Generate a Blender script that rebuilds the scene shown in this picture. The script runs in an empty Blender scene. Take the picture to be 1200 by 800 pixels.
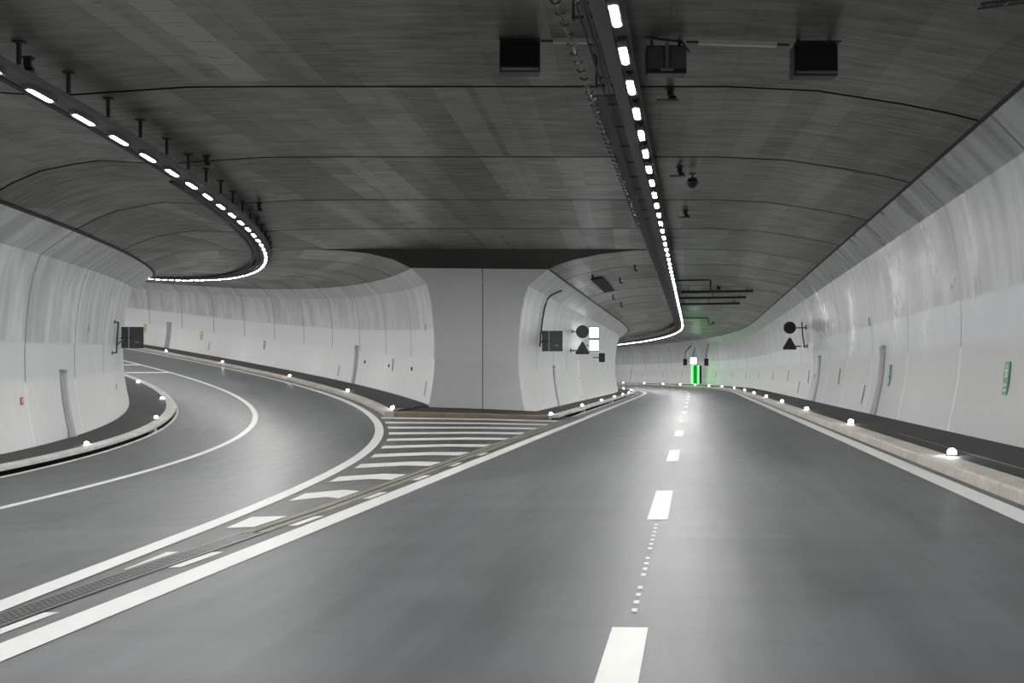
import math, random
FOC, HOR, EYE = 1150.0, 440.0, 1.6          # focal length in pixels of a 1200 px wide frame, horizon row, eye height

class Align:
    """A road axis: straight, then a bend to the left; s runs along it, u is the offset to its right."""
    def __init__(self, x0, a0, s0, lt, rad, smin, smax, ds=0.25):
        n = int(smax / ds) + 1
        hs = [a0]
        for i in range(1, n):
            s = (i - 1) * ds
            k = min(max((s - s0) / max(lt, 1e-3), 0), 1) / rad
            hs.append(hs[-1] - k * ds)
        xs, ys = [x0], [0.0]
        for i in range(1, n):
            a = 0.5 * (hs[i] + hs[i - 1])
            xs.append(xs[-1] + math.sin(a) * ds)
            ys.append(ys[-1] + math.cos(a) * ds)
        self.ds, self.n, self.hs, self.xs, self.ys = ds, n, hs, xs, ys
        self.smin, self.smax, self.x0, self.a0 = smin, smax, x0, a0
    def frame(self, s):
        if s <= 0:
            return self.x0 + math.sin(self.a0) * s, math.cos(self.a0) * s, self.a0
        q = min(s / self.ds, self.n - 1.001)
        i = int(q); t = q - i
        L = lambda v: v[i] * (1 - t) + v[i + 1] * t
        return L(self.xs), L(self.ys), L(self.hs)
    def pt(self, s, u):
        x, y, a = self.frame(s)
        return x + u * math.cos(a), y - u * math.sin(a)
    def s_at(self, u, yt):
        """s at which the offset curve u reaches the depth yt"""
        lo, hi = self.smin - 20.0, 75.0
        for _ in range(50):
            m = (lo + hi) / 2
            if self.pt(m, u)[1] < yt: lo = m
            else: hi = m
        return (lo + hi) / 2

MAIN = Align(-0.3929, 0.1833, 74.67, 17.544, 146.4063, -26, 240)
RAMP = Align(-4.438, 0.0888, 10.146, 0.6016, 83.8677, -26, 140)

def zmain(s, u):
    return 0.0387 + 0.001 * s - 0.0172e-4 * max(0.0, s - 40) ** 2 + 0.034 * u
def climb(s):
    t = s - 19.1468
    if t <= 0: return 0.0
    if t < 63.838: return 0.1028 * t * t / (2 * 63.838)
    return 0.1028 * (63.838 / 2 + t - 63.838)
def zramp(s, u):
    return -0.1161 + climb(s) + 0.052 * u
YEND = 37.3                                   # depth at which the wide hall ends and the two tubes begin
UL, UR = -3.7549, 3.6486                      # main road: left and right edge line
PROF_H = [0, .1, .2, .32, .45, .58, .7, .8, .89, 1]
PROF_B = [0, .13, .23, .29, .30, .27, .21, .13, .04, 0]
PROF_T = [0, 0, 0, 0, 0, .01, .03, .06, .15, 1]
def lerp_tab(xs, ys, x):
    for i in range(len(xs) - 1):
        if x <= xs[i + 1]:
            t = (x - xs[i]) / (xs[i + 1] - xs[i])
            return ys[i] * (1 - t) + ys[i + 1] * t
    return ys[-1]
class Wall:
    """curved tunnel wall: foot offset ub, head offset ut, out = +1 when the rock lies to the right"""
    def __init__(self, al, ub, ut, zt, out, bulge=1.0):
        self.al, self.ub, self.ut, self.zt0, self.out, self.bulge = al, ub, ut, zt, out, bulge
    def zb(self, s):
        return (zmain if self.al is MAIN else zramp)(s, self.ub) + 0.15
    def zt(self, s):
        return self.zt0 + (zmain(s, 0) - zmain(0, 0) if self.al is MAIN else climb(s))
    def at(self, s, h):
        b = lerp_tab(PROF_H, PROF_B, h) * self.bulge; t = lerp_tab(PROF_H, PROF_T, h)
        u = self.ub + (self.ut - self.ub) * t + self.out * b
        zb, zt = self.zb(s), self.zt(s)
        x, y = self.al.pt(s, u)
        return x, y, zb + (zt - zb) * h
W_RIGHT = Wall(MAIN, 5.6823, 5.1105, 5.7978, 1)
W_NOSE = Wall(MAIN, -6.2264, -5.3373, 5.7978, -1)
W_OUTER = Wall(RAMP, 2.3399, 1.6716, 5.4891, 1, .8)
W_LEFT = Wall(RAMP, -9.2696, -8.2909, 5.4891, -1)
import bpy, bmesh
random.seed(7)
SC = bpy.context.scene
COL = SC.collection

# ------------------------------------------------------------------ helpers
class MB:
    """collects shapes of ONE mesh object"""
    def __init__(self): self.v, self.f, self.uv, self.mi = [], [], [], []
    def quad(self, p, uv=None, mi=0):
        b = len(self.v); self.v += [tuple(q) for q in p]
        self.f.append(tuple(range(b, b + len(p)))); self.uv.append(uv or [(q[0], q[1]) for q in p]); self.mi.append(mi)
    def grid(self, rows, uvs=None, mi=0, flip=False):
        """rows of equal length -> shared-vertex sheet"""
        b = len(self.v); n = len(rows[0])
        for r in rows: self.v += [tuple(q) for q in r]
        for i in range(len(rows) - 1):
            for j in range(n - 1):
                ids = [(i, j), (i, j + 1), (i + 1, j + 1), (i + 1, j)]
                if flip: ids.reverse()
                self.f.append(tuple(b + a * n + c for a, c in ids))
                self.uv.append([uvs[a][c] if uvs else (rows[a][c][0], rows[a][c][1]) for a, c in ids])
                self.mi.append(mi)
    def box(self, c, size, ax=None, mi=0):
        """box about c; ax = three unit axes"""
        ax = ax or ((1, 0, 0), (0, 1, 0), (0, 0, 1))
        P = []
        for sx, sy, sz in ((-1,-1,-1),(1,-1,-1),(1,1,-1),(-1,1,-1),(-1,-1,1),(1,-1,1),(1,1,1),(-1,1,1)):
            k = (sx * size[0] / 2, sy * size[1] / 2, sz * size[2] / 2)
            P.append(tuple(c[i] + sum(k[j] * ax[j][i] for j in range(3)) for i in range(3)))
        b = len(self.v); self.v += P
        for f in ((0,3,2,1),(4,5,6,7),(0,1,5,4),(1,2,6,5),(2,3,7,6),(3,0,4,7)):
            self.f.append(tuple(b + i for i in f)); self.uv.append([(0, 0), (1, 0), (1, 1), (0, 1)]); self.mi.append(mi)
    def prism(self, outline, c, ax, depth, mi=0):
        """outline in the plane (ax0, ax1), extruded along ax2"""
        n = len(outline); b = len(self.v)
        for d in (-depth / 2, depth / 2):
            for (x, y) in outline:
                self.v.append(tuple(c[i] + x * ax[0][i] + y * ax[1][i] + d * ax[2][i] for i in range(3)))
        self.f.append(tuple(b + i for i in reversed(range(n)))); self.uv.append([outline[i] for i in reversed(range(n))]); self.mi.append(mi)
        self.f.append(tuple(b + n + i for i in range(n))); self.uv.append(list(outline)); self.mi.append(mi)
        for i in range(n):
            j = (i + 1) % n
            self.f.append((b + i, b + j, b + n + j, b + n + i)); self.uv.append([(0, 0), (1, 0), (1, 1), (0, 1)]); self.mi.append(mi)
    def tube(self, pts, r, k=8, mi=0):
        rings = []
        for i, p in enumerate(pts):
            a = pts[max(i - 1, 0)]; c = pts[min(i + 1, len(pts) - 1)]
            t = norm(tuple(c[j] - a[j] for j in range(3)))
            up = (0, 0, 1) if abs(t[2]) < .9 else (1, 0, 0)
            s = norm(cross(t, up)); u = cross(s, t)
            rings.append([tuple(p[j] + r * (math.cos(2*math.pi*m/k) * s[j] + math.sin(2*math.pi*m/k) * u[j]) for j in range(3)) for m in range(k)])
        b = len(self.v)
        for q in rings: self.v += q
        for i in range(len(rings) - 1):
            for m in range(k):
                n = (m + 1) % k
                self.f.append((b + i*k + m, b + i*k + n, b + (i+1)*k + n, b + (i+1)*k + m)); self.uv.append([(0,0)]*4); self.mi.append(mi)
        for i, rev in ((0, 0), (len(rings) - 1, 1)):
            ids = [b + i*k + m for m in range(k)]
            self.f.append(tuple(ids if rev else reversed(ids))); self.uv.append([(0,0)]*k); self.mi.append(mi)
    def mesh(self, name, mats, smooth=False):
        me = bpy.data.meshes.new(name)
        me.from_pydata(self.v, [], self.f)
        uv = me.uv_layers.new(name='UVMap')
        k = 0
        for face in self.uv:
            for c in face:
                uv.data[k].uv = c; k += 1
        for m in (mats if isinstance(mats, (list, tuple)) else [mats]): me.materials.append(m)
        for p, i in zip(me.polygons, self.mi):
            p.material_index = i; p.use_smooth = smooth
        me.update()
        return me
    def build(self, name, mats, parent=None, smooth=False, bevel=0.0, kind=None, label=None):
        o = bpy.data.objects.new(name, self.mesh(name, mats, smooth)); COL.objects.link(o)
        if parent is not None: o.parent = parent
        if kind: o['kind'] = kind
        if label: o['label'] = label
        if bevel:
            m = o.modifiers.new('bevel', 'BEVEL'); m.width = bevel; m.segments = 2; m.limit_method = 'ANGLE'
        return o
def norm(v):
    l = math.sqrt(sum(c * c for c in v)) or 1; return tuple(c / l for c in v)
def cross(a, b): return (a[1]*b[2]-a[2]*b[1], a[2]*b[0]-a[0]*b[2], a[0]*b[1]-a[1]*b[0])
def tag(o, label, cat, group=None):
    o['label'] = label; o['category'] = cat
    if group: o['group'] = group
    return o
def thing(name, label, cat, loc=(0, 0, 0), rz=0.0, group=None):
    o = bpy.data.objects.new(name, None); COL.objects.link(o)
    o.location = loc; o.rotation_euler = (0, 0, rz); o.empty_display_size = .1
    return tag(o, label, cat, group)
def dup(root, loc, rot, label=None, keep=None):
    r = root.copy(); COL.objects.link(r); r.location = loc; r.rotation_euler = rot
    if label: r['label'] = label
    for ch in root.children:
        if keep and ch.name.split('.')[0] not in keep: continue
        c = ch.copy(); COL.objects.link(c); c.parent = r
        for g in ch.children:
            d = g.copy(); COL.objects.link(d); d.parent = c
    return r
def frange(a, b, d):
    n = max(1, int(round((b - a) / d))); return [a + (b - a) * i / n for i in range(n + 1)]

# ------------------------------------------------------------------ materials
class NT:
    def __init__(self, name):
        self.m = bpy.data.materials.new(name); self.m.use_nodes = True
        self.t = self.m.node_tree; self.b = self.t.nodes['Principled BSDF']
        self.bump_in = None
    def n(self, typ, **kw):
        x = self.t.nodes.new(typ)
        for k, v in kw.items(): setattr(x, k, v)
        return x
    def put(self, sock, v):
        if isinstance(v, bpy.types.NodeSocket): self.t.links.new(v, sock)
        elif v is not None: sock.default_value = v
    def math(self, op, a, b=None, c=None, clamp=False):
        x = self.n('ShaderNodeMath', operation=op, use_clamp=clamp)
        for i, v in enumerate((a, b, c)):
            if v is not None: self.put(x.inputs[i], v)
        return x.outputs[0]
    def uv(self):
        s = self.n('ShaderNodeSeparateXYZ'); u = self.n('ShaderNodeUVMap', uv_map='UVMap')
        self.t.links.new(u.outputs[0], s.inputs[0]); return s.outputs[0], s.outputs[1]
    def xyz(self, x, y, z=0.0):
        c = self.n('ShaderNodeCombineXYZ')
        for i, v in enumerate((x, y, z)): self.put(c.inputs[i], v)
        return c.outputs[0]
    def noise(self, vec, scale=1.0, detail=3.0, rough=.55, dist=0.0):
        x = self.n('ShaderNodeTexNoise'); self.put(x.inputs['Vector'], vec)
        x.inputs['Scale'].default_value = scale; x.inputs['Detail'].default_value = detail
        x.inputs['Roughness'].default_value = rough; x.inputs['Distortion'].default_value = dist
        return x.outputs[0]
    def white(self, vec):
        x = self.n('ShaderNodeTexWhiteNoise', noise_dimensions='3D'); self.put(x.inputs['Vector'], vec); return x.outputs['Value']
    def range(self, v, a, b, c=0.0, d=1.0):
        x = self.n('ShaderNodeMapRange'); x.clamp = True
        for i, k in zip(range(5), (v, a, b, c, d)): self.put(x.inputs[i], k)
        return x.outputs[0]
    def mix(self, f, a, b, blend='MIX'):
        x = self.n('ShaderNodeMix', data_type='RGBA', blend_type=blend)
        self.put(x.inputs[0], f)
        for i, v in ((6, a), (7, b)):
            self.put(x.inputs[i], (v + (1,)) if isinstance(v, tuple) and len(v) == 3 else v)
        return x.outputs[2]
    def line(self, v, period, phase, half):
        """1 on thin lines at phase + k * period"""
        q = self.math('DIVIDE', self.math('SUBTRACT', v, phase), period)
        d = self.math('ABSOLUTE', self.math('SUBTRACT', q, self.math('ROUND', q)))
        return self.math('LESS_THAN', d, half / period)
    def bump(self, h, strength=.3, dist=.02):
        x = self.n('ShaderNodeBump'); x.inputs['Strength'].default_value = strength; x.inputs['Distance'].default_value = dist
        self.put(x.inputs['Height'], h); self.t.links.new(x.outputs[0], self.b.inputs['Normal'])
    def out(self, color=None, rough=None, metal=None, spec=None, coat=None, coat_rough=None):
        if isinstance(color, tuple) and len(color) == 3: color = color + (1,)
        self.put(self.b.inputs['Base Color'], color); self.put(self.b.inputs['Roughness'], rough)
        self.put(self.b.inputs['Metallic'], metal); self.put(self.b.inputs['Specular IOR Level'], spec)
        self.put(self.b.inputs['Coat Weight'], coat); self.put(self.b.inputs['Coat Roughness'], coat_rough)
        return self.m

def plain(name, c, rough=.5, metal=0.0, var=.12, scale=6.0):
    t = NT(name); co = t.n('ShaderNodeTexCoord').outputs['Object']
    k = t.noise(co, scale, 4)
    col = t.mix(k, tuple(v * (1 - var) for v in c), tuple(min(1, v * (1 + var)) for v in c))
    return t.out(col, rough, metal)
def glow(name, c, strength):
    t = NT(name); t.out((.8, .8, .8), .4)
    t.b.inputs['Emission Color'].default_value = c + (1,); t.b.inputs['Emission Strength'].default_value = strength
    return t.m

def asphalt(name, dark, light, rlo, rhi):
    t = NT(name); u, v = t.uv()
    big = t.noise(t.xyz(t.math('MULTIPLY', u, .55), t.math('MULTIPLY', v, .07)), 1.0, 4, .6, .4)
    cloud = t.noise(t.xyz(t.math('MULTIPLY', u, .16), t.math('MULTIPLY', v, .10), 5.0), 1.0, 5, .65, .8)
    streak = t.noise(t.xyz(t.math('MULTIPLY', u, 5.0), t.math('MULTIPLY', v, .25), 3.0), 1.0, 4, .6)
    cross_ = t.noise(t.xyz(t.math('MULTIPLY', u, .35), t.math('MULTIPLY', v, 1.6), 9.0), 1.0, 4, .6, .6)
    co = t.n('ShaderNodeTexCoord').outputs['Object']
    grain = t.noise(co, 90.0, 3, .7)
    speck = t.range(t.noise(co, 34.0, 2, .5), .70, .78)
    k = t.math('ADD', t.math('MULTIPLY', big, .40), t.math('MULTIPLY', cloud, .55))
    k = t.math('ADD', k, t.math('MULTIPLY', streak, .22))
    k = t.math('ADD', k, t.math('MULTIPLY', cross_, .20))
    k = t.math('ADD', k, t.math('MULTIPLY', grain, .30))
    col = t.mix(t.range(k, .74, .94), dark, light)
    col = t.mix(t.math('MULTIPLY', speck, .5), col, tuple(c * .45 for c in dark))
    r = t.range(t.math('ADD', t.math('MULTIPLY', cloud, .6), t.math('MULTIPLY', big, .4)), .30, .70, rlo, rhi)
    t.bump(grain, .10, .01)
    return t.out(col, r, 0.0, .38)

def wall_paint(name, phase, period=5.25, edge=2.8, white=(.65, .655, .65), grey=(.47, .49, .50), band=(.56, .585, .61), contrast=.5, gloss=(.34, .48), wave=.012, groove=True):
    """white washable coat below, thin greyish wash over raw concrete above; u = along the wall, v = height over the foot"""
    t = NT(name); u, v = t.uv()
    blot = t.noise(t.xyz(t.math('MULTIPLY', u, .75), t.math('MULTIPLY', v, .38)), 1.0, 4, .55, .5)
    run = t.noise(t.xyz(t.math('MULTIPLY', u, 2.2), t.math('MULTIPLY', v, .16), 4.0), 1.0, 3, .55)
    fine = t.noise(t.xyz(u, v, 2.0), 3.0, 5, .6)
    panel = t.white(t.xyz(t.math('FLOOR', t.math('DIVIDE', t.math('SUBTRACT', u, phase), period)), 3.0))
    k = t.math('ADD', t.math('MULTIPLY', blot, .6), t.math('MULTIPLY', run, .4))
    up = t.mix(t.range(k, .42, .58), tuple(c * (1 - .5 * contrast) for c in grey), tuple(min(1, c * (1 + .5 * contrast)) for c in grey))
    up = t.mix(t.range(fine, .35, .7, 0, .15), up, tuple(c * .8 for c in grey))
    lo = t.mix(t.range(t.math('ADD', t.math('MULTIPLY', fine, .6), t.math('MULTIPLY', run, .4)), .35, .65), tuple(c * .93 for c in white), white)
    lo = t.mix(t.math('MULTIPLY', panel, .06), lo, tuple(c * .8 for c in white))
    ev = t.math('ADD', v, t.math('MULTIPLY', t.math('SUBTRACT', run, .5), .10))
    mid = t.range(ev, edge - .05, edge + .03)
    half = t.range(v, 1.75, 1.95, 0.0, .85)          # one thinner coat between the two; bluish lamp reflection put into its colour
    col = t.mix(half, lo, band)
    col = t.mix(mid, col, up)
    if groove:
        dark = t.math('MULTIPLY', t.line(u, period, phase, .042), t.range(v, 1.75, 1.85))
        pale = t.math('MULTIPLY', t.line(u, period, phase, .03), t.range(v, 1.85, 1.75))
        col = t.mix(t.math('MULTIPLY', dark, .85), col, (.07, .07, .07))
        col = t.mix(t.math('MULTIPLY', pale, .6), col, (.88, .89, .88))
        sub = t.math('MULTIPLY', t.line(u, period / 3, phase, .012), t.range(v, edge, edge + .05))
        col = t.mix(t.math('MULTIPLY', sub, .18), col, (.2, .2, .2))
    r = t.mix(t.range(v, 1.75, 1.95), (.45, .45, .45), t.mix(t.range(blot, .36, .64), (gloss[0],) * 3, (gloss[1],) * 3))
    t.bump(t.math('ADD', t.math('MULTIPLY', blot, .8), t.math('MULTIPLY', fine, .2)), wave, .05)
    return t.out(col, r, 0.0, .5)

def board_concrete(name, phase=37.3, period=5.25, cu=.55, base=(.110, .104, .090), boards=()):
    """board-marked soffit: narrow boards across the tunnel, panel seams along it, a dark joint every bay"""
    t = NT(name); u, v = t.uv()
    fu = t.math('FLOOR', t.math('DIVIDE', u, cu))
    fv = t.math('FLOOR', t.math('DIVIDE', v, .36))
    bay = t.math('FLOOR', t.math('DIVIDE', t.math('SUBTRACT', v, phase), period))
    colm = t.white(t.xyz(fu, bay, 1.0))
    cell = t.white(t.xyz(fu, fv, 2.0))
    strk = t.noise(t.xyz(t.math('MULTIPLY', u, .8), t.math('MULTIPLY', v, 6.0), 0.0), 1.0, 6, .7, .5)
    cloud = t.noise(t.xyz(t.math('MULTIPLY', u, .22), t.math('MULTIPLY', v, .28), 7.0), 1.0, 4, .6, .5)
    patch = t.range(t.noise(t.xyz(t.math('MULTIPLY', fu, .29), t.math('MULTIPLY', bay, .8), 11.0), 1.0, 1, .5), .52, .57)
    k = t.math('ADD', t.math('MULTIPLY', strk, .62), t.math('MULTIPLY', cloud, .88))
    k = t.math('ADD', k, t.math('MULTIPLY', colm, .03))
    k = t.math('ADD', k, t.math('MULTIPLY', cell, .04))
    col = t.mix(t.range(k, .60, .98), tuple(c * .45 for c in base), tuple(c * 1.45 for c in base))
    patch = t.math('MULTIPLY', patch, t.range(u, 1.5, .5))
    pal = t.math('MULTIPLY', patch, t.range(cell, .1, .9, .15, .55))
    col = t.mix(pal, col, tuple(c * 1.9 for c in (base[0], base[1], base[2] * 1.02)))
    for (ua, ub_, va, vb, amt) in boards:         # smoother shutter boards, their lamp sheen painted in as paler colour
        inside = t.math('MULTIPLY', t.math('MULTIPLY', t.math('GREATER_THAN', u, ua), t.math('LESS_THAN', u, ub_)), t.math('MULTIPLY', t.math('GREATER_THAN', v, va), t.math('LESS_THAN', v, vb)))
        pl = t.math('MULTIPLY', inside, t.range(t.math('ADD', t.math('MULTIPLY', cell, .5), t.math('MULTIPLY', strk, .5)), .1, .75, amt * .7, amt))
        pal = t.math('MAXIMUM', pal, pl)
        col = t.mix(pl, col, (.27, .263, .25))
    # olive seepage near the bay joints
    q = t.math('DIVIDE', t.math('SUBTRACT', v, phase), period)
    d = t.math('ABSOLUTE', t.math('SUBTRACT', q, t.math('ROUND', q)))
    seep = t.math('MULTIPLY', t.range(d, .11, .0), t.range(cloud, .42, .6))
    col = t.mix(t.math('MULTIPLY', seep, .7), col, (.075, .066, .035))
    seam = t.math('MULTIPLY', t.line(u, cu, 0.0, .012), t.range(t.white(t.xyz(t.math('ROUND', t.math('DIVIDE', u, cu)), bay, 5.0)), .35, .4))
    col = t.mix(t.math('MULTIPLY', seam, .45), col, (.03, .03, .028))
    mark = t.range(t.noise(t.xyz(t.math('MULTIPLY', u, .7), t.math('MULTIPLY', v, 5.0), 21.0), 1.0, 2, .5), .64, .72)
    col = t.mix(t.math('MULTIPLY', mark, .65), col, (.02, .02, .019))
    joint = t.line(v, period, phase, .045)
    col = t.mix(joint, col, (.008, .008, .008))
    r = t.range(t.math('ADD', t.math('MULTIPLY', strk, .85), t.math('MULTIPLY', colm, .15)), .32, .68, .50, .28)
    r = t.mix(pal, t.mix(joint, r, (1.0, 1.0, 1.0)), (.25, .25, .25))
    sp = t.math('SUBTRACT', .5, t.math('MULTIPLY', joint, .48))
    h = t.math('ADD', t.math('MULTIPLY', strk, .5), t.math('MULTIPLY', cell, .25))
    t.bump(h, .22, .03)
    return t.out(col, r, 0.0, sp)

def concrete(name, c, rough=.7, along=.4):
    t = NT(name); u, v = t.uv(); co = t.n('ShaderNodeTexCoord').outputs['Object']
    a = t.noise(co, 1.3, 5, .6); b = t.noise(co, 14, 4, .6)
    k = t.math('ADD', t.math('MULTIPLY', a, .6), t.math('MULTIPLY', b, .4))
    col = t.mix(t.range(k, .35, .65), tuple(x * .72 for x in c), tuple(min(1, x * 1.15) for x in c))
    blk = t.line(v, 1.0, .5, .008)
    col = t.mix(t.math('MULTIPLY', blk, .45), col, tuple(x * .4 for x in c))
    t.bump(b, .15, .01)
    return t.out(col, rough)

M = {}
M['asphalt'] = asphalt('asphalt', (.052, .0545, .0575), (.110, .115, .121), .40, .58)
M['gore_asphalt'] = asphalt('gore_asphalt', (.05, .051, .052), (.115, .115, .115), .45, .62)
M['walkway'] = asphalt('walkway_asphalt', (.014, .014, .014), (.032, .031, .031), .6, .8)
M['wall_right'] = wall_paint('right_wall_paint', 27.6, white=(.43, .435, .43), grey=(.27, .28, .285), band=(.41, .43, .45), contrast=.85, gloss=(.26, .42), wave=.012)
M['wall_right_lit'] = wall_paint('right_wall_paint_lit', 27.6, white=(.58, .585, .58), grey=(.46, .475, .475), band=(.62, .64, .64), contrast=.3, wave=.008)  # same wall further in, paint made paler for the brighter lamplight there
M['wall_nose'] = wall_paint('nose_wall_paint', 38.1, edge=2.9, grey=(.56, .58, .585), band=(.60, .615, .62), contrast=.25)
M['wall_outer'] = wall_paint('outer_wall_paint', 38.0, edge=3.0, white=(.73, .735, .73), grey=(.52, .53, .53), band=(.66, .665, .665), contrast=.3)
M['wall_left'] = wall_paint('left_wall_paint', 27.9, edge=2.9, grey=(.45, .465, .47), band=(.52, .54, .55), contrast=.45)
M['pier'] = wall_paint('pier_paint', 0.0, 50, 9.0, white=(.49, .505, .50), band=(.49, .505, .50), groove=False)
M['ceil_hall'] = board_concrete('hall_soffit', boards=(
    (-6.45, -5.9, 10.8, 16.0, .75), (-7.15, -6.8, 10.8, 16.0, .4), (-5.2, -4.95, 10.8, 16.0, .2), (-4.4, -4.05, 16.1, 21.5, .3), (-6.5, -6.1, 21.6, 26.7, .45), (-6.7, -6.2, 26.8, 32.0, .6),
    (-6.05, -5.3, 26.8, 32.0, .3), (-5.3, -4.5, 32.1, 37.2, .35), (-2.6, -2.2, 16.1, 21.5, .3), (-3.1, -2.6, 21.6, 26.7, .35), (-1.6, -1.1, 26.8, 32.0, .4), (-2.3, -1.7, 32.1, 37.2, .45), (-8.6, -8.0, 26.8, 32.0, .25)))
M['ceil_tube'] = board_concrete('tube_soffit', cu=.8, base=(.15, .143, .127))
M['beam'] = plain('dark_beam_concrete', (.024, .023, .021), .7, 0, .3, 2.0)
M['curb'] = concrete('curb_concrete', (.52, .51, .48))
M['curb_tan'] = concrete('tan_curb_concrete', (.44, .41, .36))
M['curb_rust'] = concrete('stained_curb', (.25, .19, .13))
M['slot'] = plain('slot_dark', (.012, .012, .012), .9)
M['drain'] = concrete('drain_concrete', (.23, .21, .17))
M['grate'] = plain('cast_iron', (.10, .10, .10), .45, .6)
def paint():
    t = NT('road_paint'); co = t.n('ShaderNodeTexCoord').outputs['Object']
    a = t.noise(co, 9, 5, .65); w = t.range(t.noise(co, 38, 3, .6), .66, .74)
    col = t.mix(a, (.56, .56, .54), (.66, .66, .64)); col = t.mix(t.math('MULTIPLY', w, .35), col, (.35, .35, .34))
    return t.out(col, .55)
M['paint'] = paint()
M['steel'] = plain('galvanised_steel', (.15, .15, .152), .6, .1)
M['channel'] = plain('dull_channel', (.13, .13, .127), .7)
M['tray_grey'] = plain('tray_steel', (.09, .09, .088), .65, .0)
M['dark_steel'] = plain('dark_steel', (.030, .030, .031), .7, .0)
M['black'] = plain('black_powder_coat', (.012, .012, .013), .45)
M['screen'] = plain('unlit_screen', (.006, .007, .010), .25)
M['backplate'] = plain('grey_sign_back', (.075, .078, .085), .5, .2)
M['cable'] = plain('black_cable', (.015, .015, .015), .6)
M['pale'] = plain('pale_conduit', (.52, .51, .48), .5)
M['white_metal'] = plain('white_enamel', (.72, .73, .74), .4)
M['duct'] = plain('grey_duct', (.34, .35, .36), .5, .2)
M['duct_edge'] = plain('duct_edge', (.70, .71, .72), .45)
M['green_plate'] = plain('green_plate', (.10, .30, .16), .5)
M['olive_plate'] = plain('yellow_green_plate', (.33, .40, .10), .5)
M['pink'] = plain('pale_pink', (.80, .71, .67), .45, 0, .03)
M['red_plate'] = plain('red_plate', (.50, .07, .08), .5)
M['lamp'] = glow('lamp_diffuser', (1.0, .997, .985), 405.0)
M['stud'] = glow('stud_lens', (1.0, .98, 1.0), 110.0)
M['lit_sign'] = glow('lit_sign', (.88, 1.0, 1.0), 5.0)
M['lit_green'] = glow('green_strip', (.002, .80, .025), 7.0)

# ------------------------------------------------------------------ ceiling heights
R_RAMP = [(-8.2909, 0), (-7.7, .38), (-7.1, .66), (-6.4, .82), (-5.8, .92), (-4.4, .83), (-2.2, .99), (-1, .92), (0, .78), (.9, .48), (1.6716, 0)]
R_MAIN = [(-5.3373, 0), (-4.9, .26), (-4.3, .5), (-3.2, .79), (-2, .94), (-1, 1), (.9, 1), (2.4, .88), (3.8, .5), (4.5, .26), (5.1105, 0)]
TOP = 6.4
C0 = climb(37.6)
def z_ramp_ceiling(s, r):
    zt = W_LEFT.zt(s); cr = TOP + max(0.0, climb(s) - C0); return zt + r * (cr - zt)
def z_main_ceiling(s, r):
    zt = W_RIGHT.zt(s); cr = TOP + max(0.0, .001 * (s - 37)); return zt + r * (cr - zt)

def struct(mb, name, mats, **k): return mb.build(name, mats, kind='structure', **k)

# ------------------------------------------------------------------ ground
ROWS = frange(-24, 0, 3)[:-1] + frange(0, 40, 1.0)
def e_pt(y, du=0.0):
    s = RAMP.s_at(du, y); x = RAMP.pt(s, du)[0]; return x, zramp(s, du)
def l_pt(y, du=0.0):
    s = MAIN.s_at(UL + du, y); x = MAIN.pt(s, UL + du)[0]; return x, zmain(s, UL + du)
# main carriageway
g = MB(); rows = []; uvs = []
for s in frange(-26, 70, 2) + frange(71.5, 235, 1.5):
    us = (UL, -1.9, 0, 1.8, 3.6, 4.02)
    rows.append([MAIN.pt(s, u) + (zmain(s, u),) for u in us]); uvs.append([(u, s) for u in us])
g.grid(rows, uvs, flip=False)
# past the pier the left verge carries on to the inner kerb
rows = []; uvs = []
for s in frange(36.2, 70, 2) + frange(71.5, 235, 1.5):
    us = (-4.48, UL); rows.append([MAIN.pt(s, u) + (zmain(s, u),) for u in us]); uvs.append([(u, s) for u in us])
g.grid(rows, uvs)
struct(g, 'floor', M['asphalt'])
# ramp carriageway
g = MB(); rows = []; uvs = []
for s in frange(-1.5, 36, 1.5) + frange(37, 138, 1.0):
    us = (-7.30, -5.7, -4.2, -2.1, 0, .02 if s < 36 else .5)
    rows.append([RAMP.pt(s, u) + (zramp(s, u),) for u in us]); uvs.append([(u + 40, s) for u in us])
g.grid(rows, uvs)
rows = []; uvs = []
for y in frange(-24, -1.5, 2.5):          # behind the camera the two roads are one
    a = RAMP.pt(RAMP.s_at(-7.3, y), -7.3)[0]; b, zb_ = l_pt(y)
    rows.append([(a + (b - a) * t, y, zramp(0, -7.3) + (zb_ - zramp(0, -7.3)) * t) for t in (0, .5, 1)]); uvs.append([(40 - 7.3 * (1 - t), y) for t in (0, .5, 1)])
g.grid(rows, uvs)
struct(g, 'floor', M['asphalt'])
# gore between them
def gore(y, t, dz=0.0):
    a, za = e_pt(y); b, zb_ = l_pt(y)
    return (a + (b - a) * t, y, za + (zb_ - za) * t + dz)
g = MB(); rows = []; uvs = []
for y in frange(-1.6, 39, .8):
    rows.append([gore(y, t) for t in (0, .25, .5, .75, 1)]); uvs.append([(gore(y, t)[0], y) for t in (0, .25, .5, .75, 1)])
g.grid(rows, uvs)
struct(g, 'floor', M['gore_asphalt'])

# ------------------------------------------------------------------ road paint (one object per line, dash and stripe)
def strip(al, zf, u, w, s0, s1, ds=.8, dz=.006):
    mb = MB(); rows = []; uvs = []
    for s in frange(s0, s1, ds):
        rows.append([al.pt(s, q) + (zf(s, q) + dz,) for q in (u - w / 2, u + w / 2)]); uvs.append([(u - w / 2, s), (u + w / 2, s)])
    mb.grid(rows, uvs); return mb
def mark(mb): return mb.build('road_marking', M['paint'], kind='structure')
mark(strip(MAIN, zmain, UL, .30, -2, 235))
mark(strip(MAIN, zmain, UR, .28, -20, 235))
mark(strip(RAMP, zramp, -.02, .25, -1, 138))
mark(strip(RAMP, zramp, -4.2063, .20, -20, 138))
s = -3.78
while s < 232:
    mark(strip(MAIN, zmain, 0.0, .22 if s < 60 else .26, s, s + 2.68, .9)); s += 7.25
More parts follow.
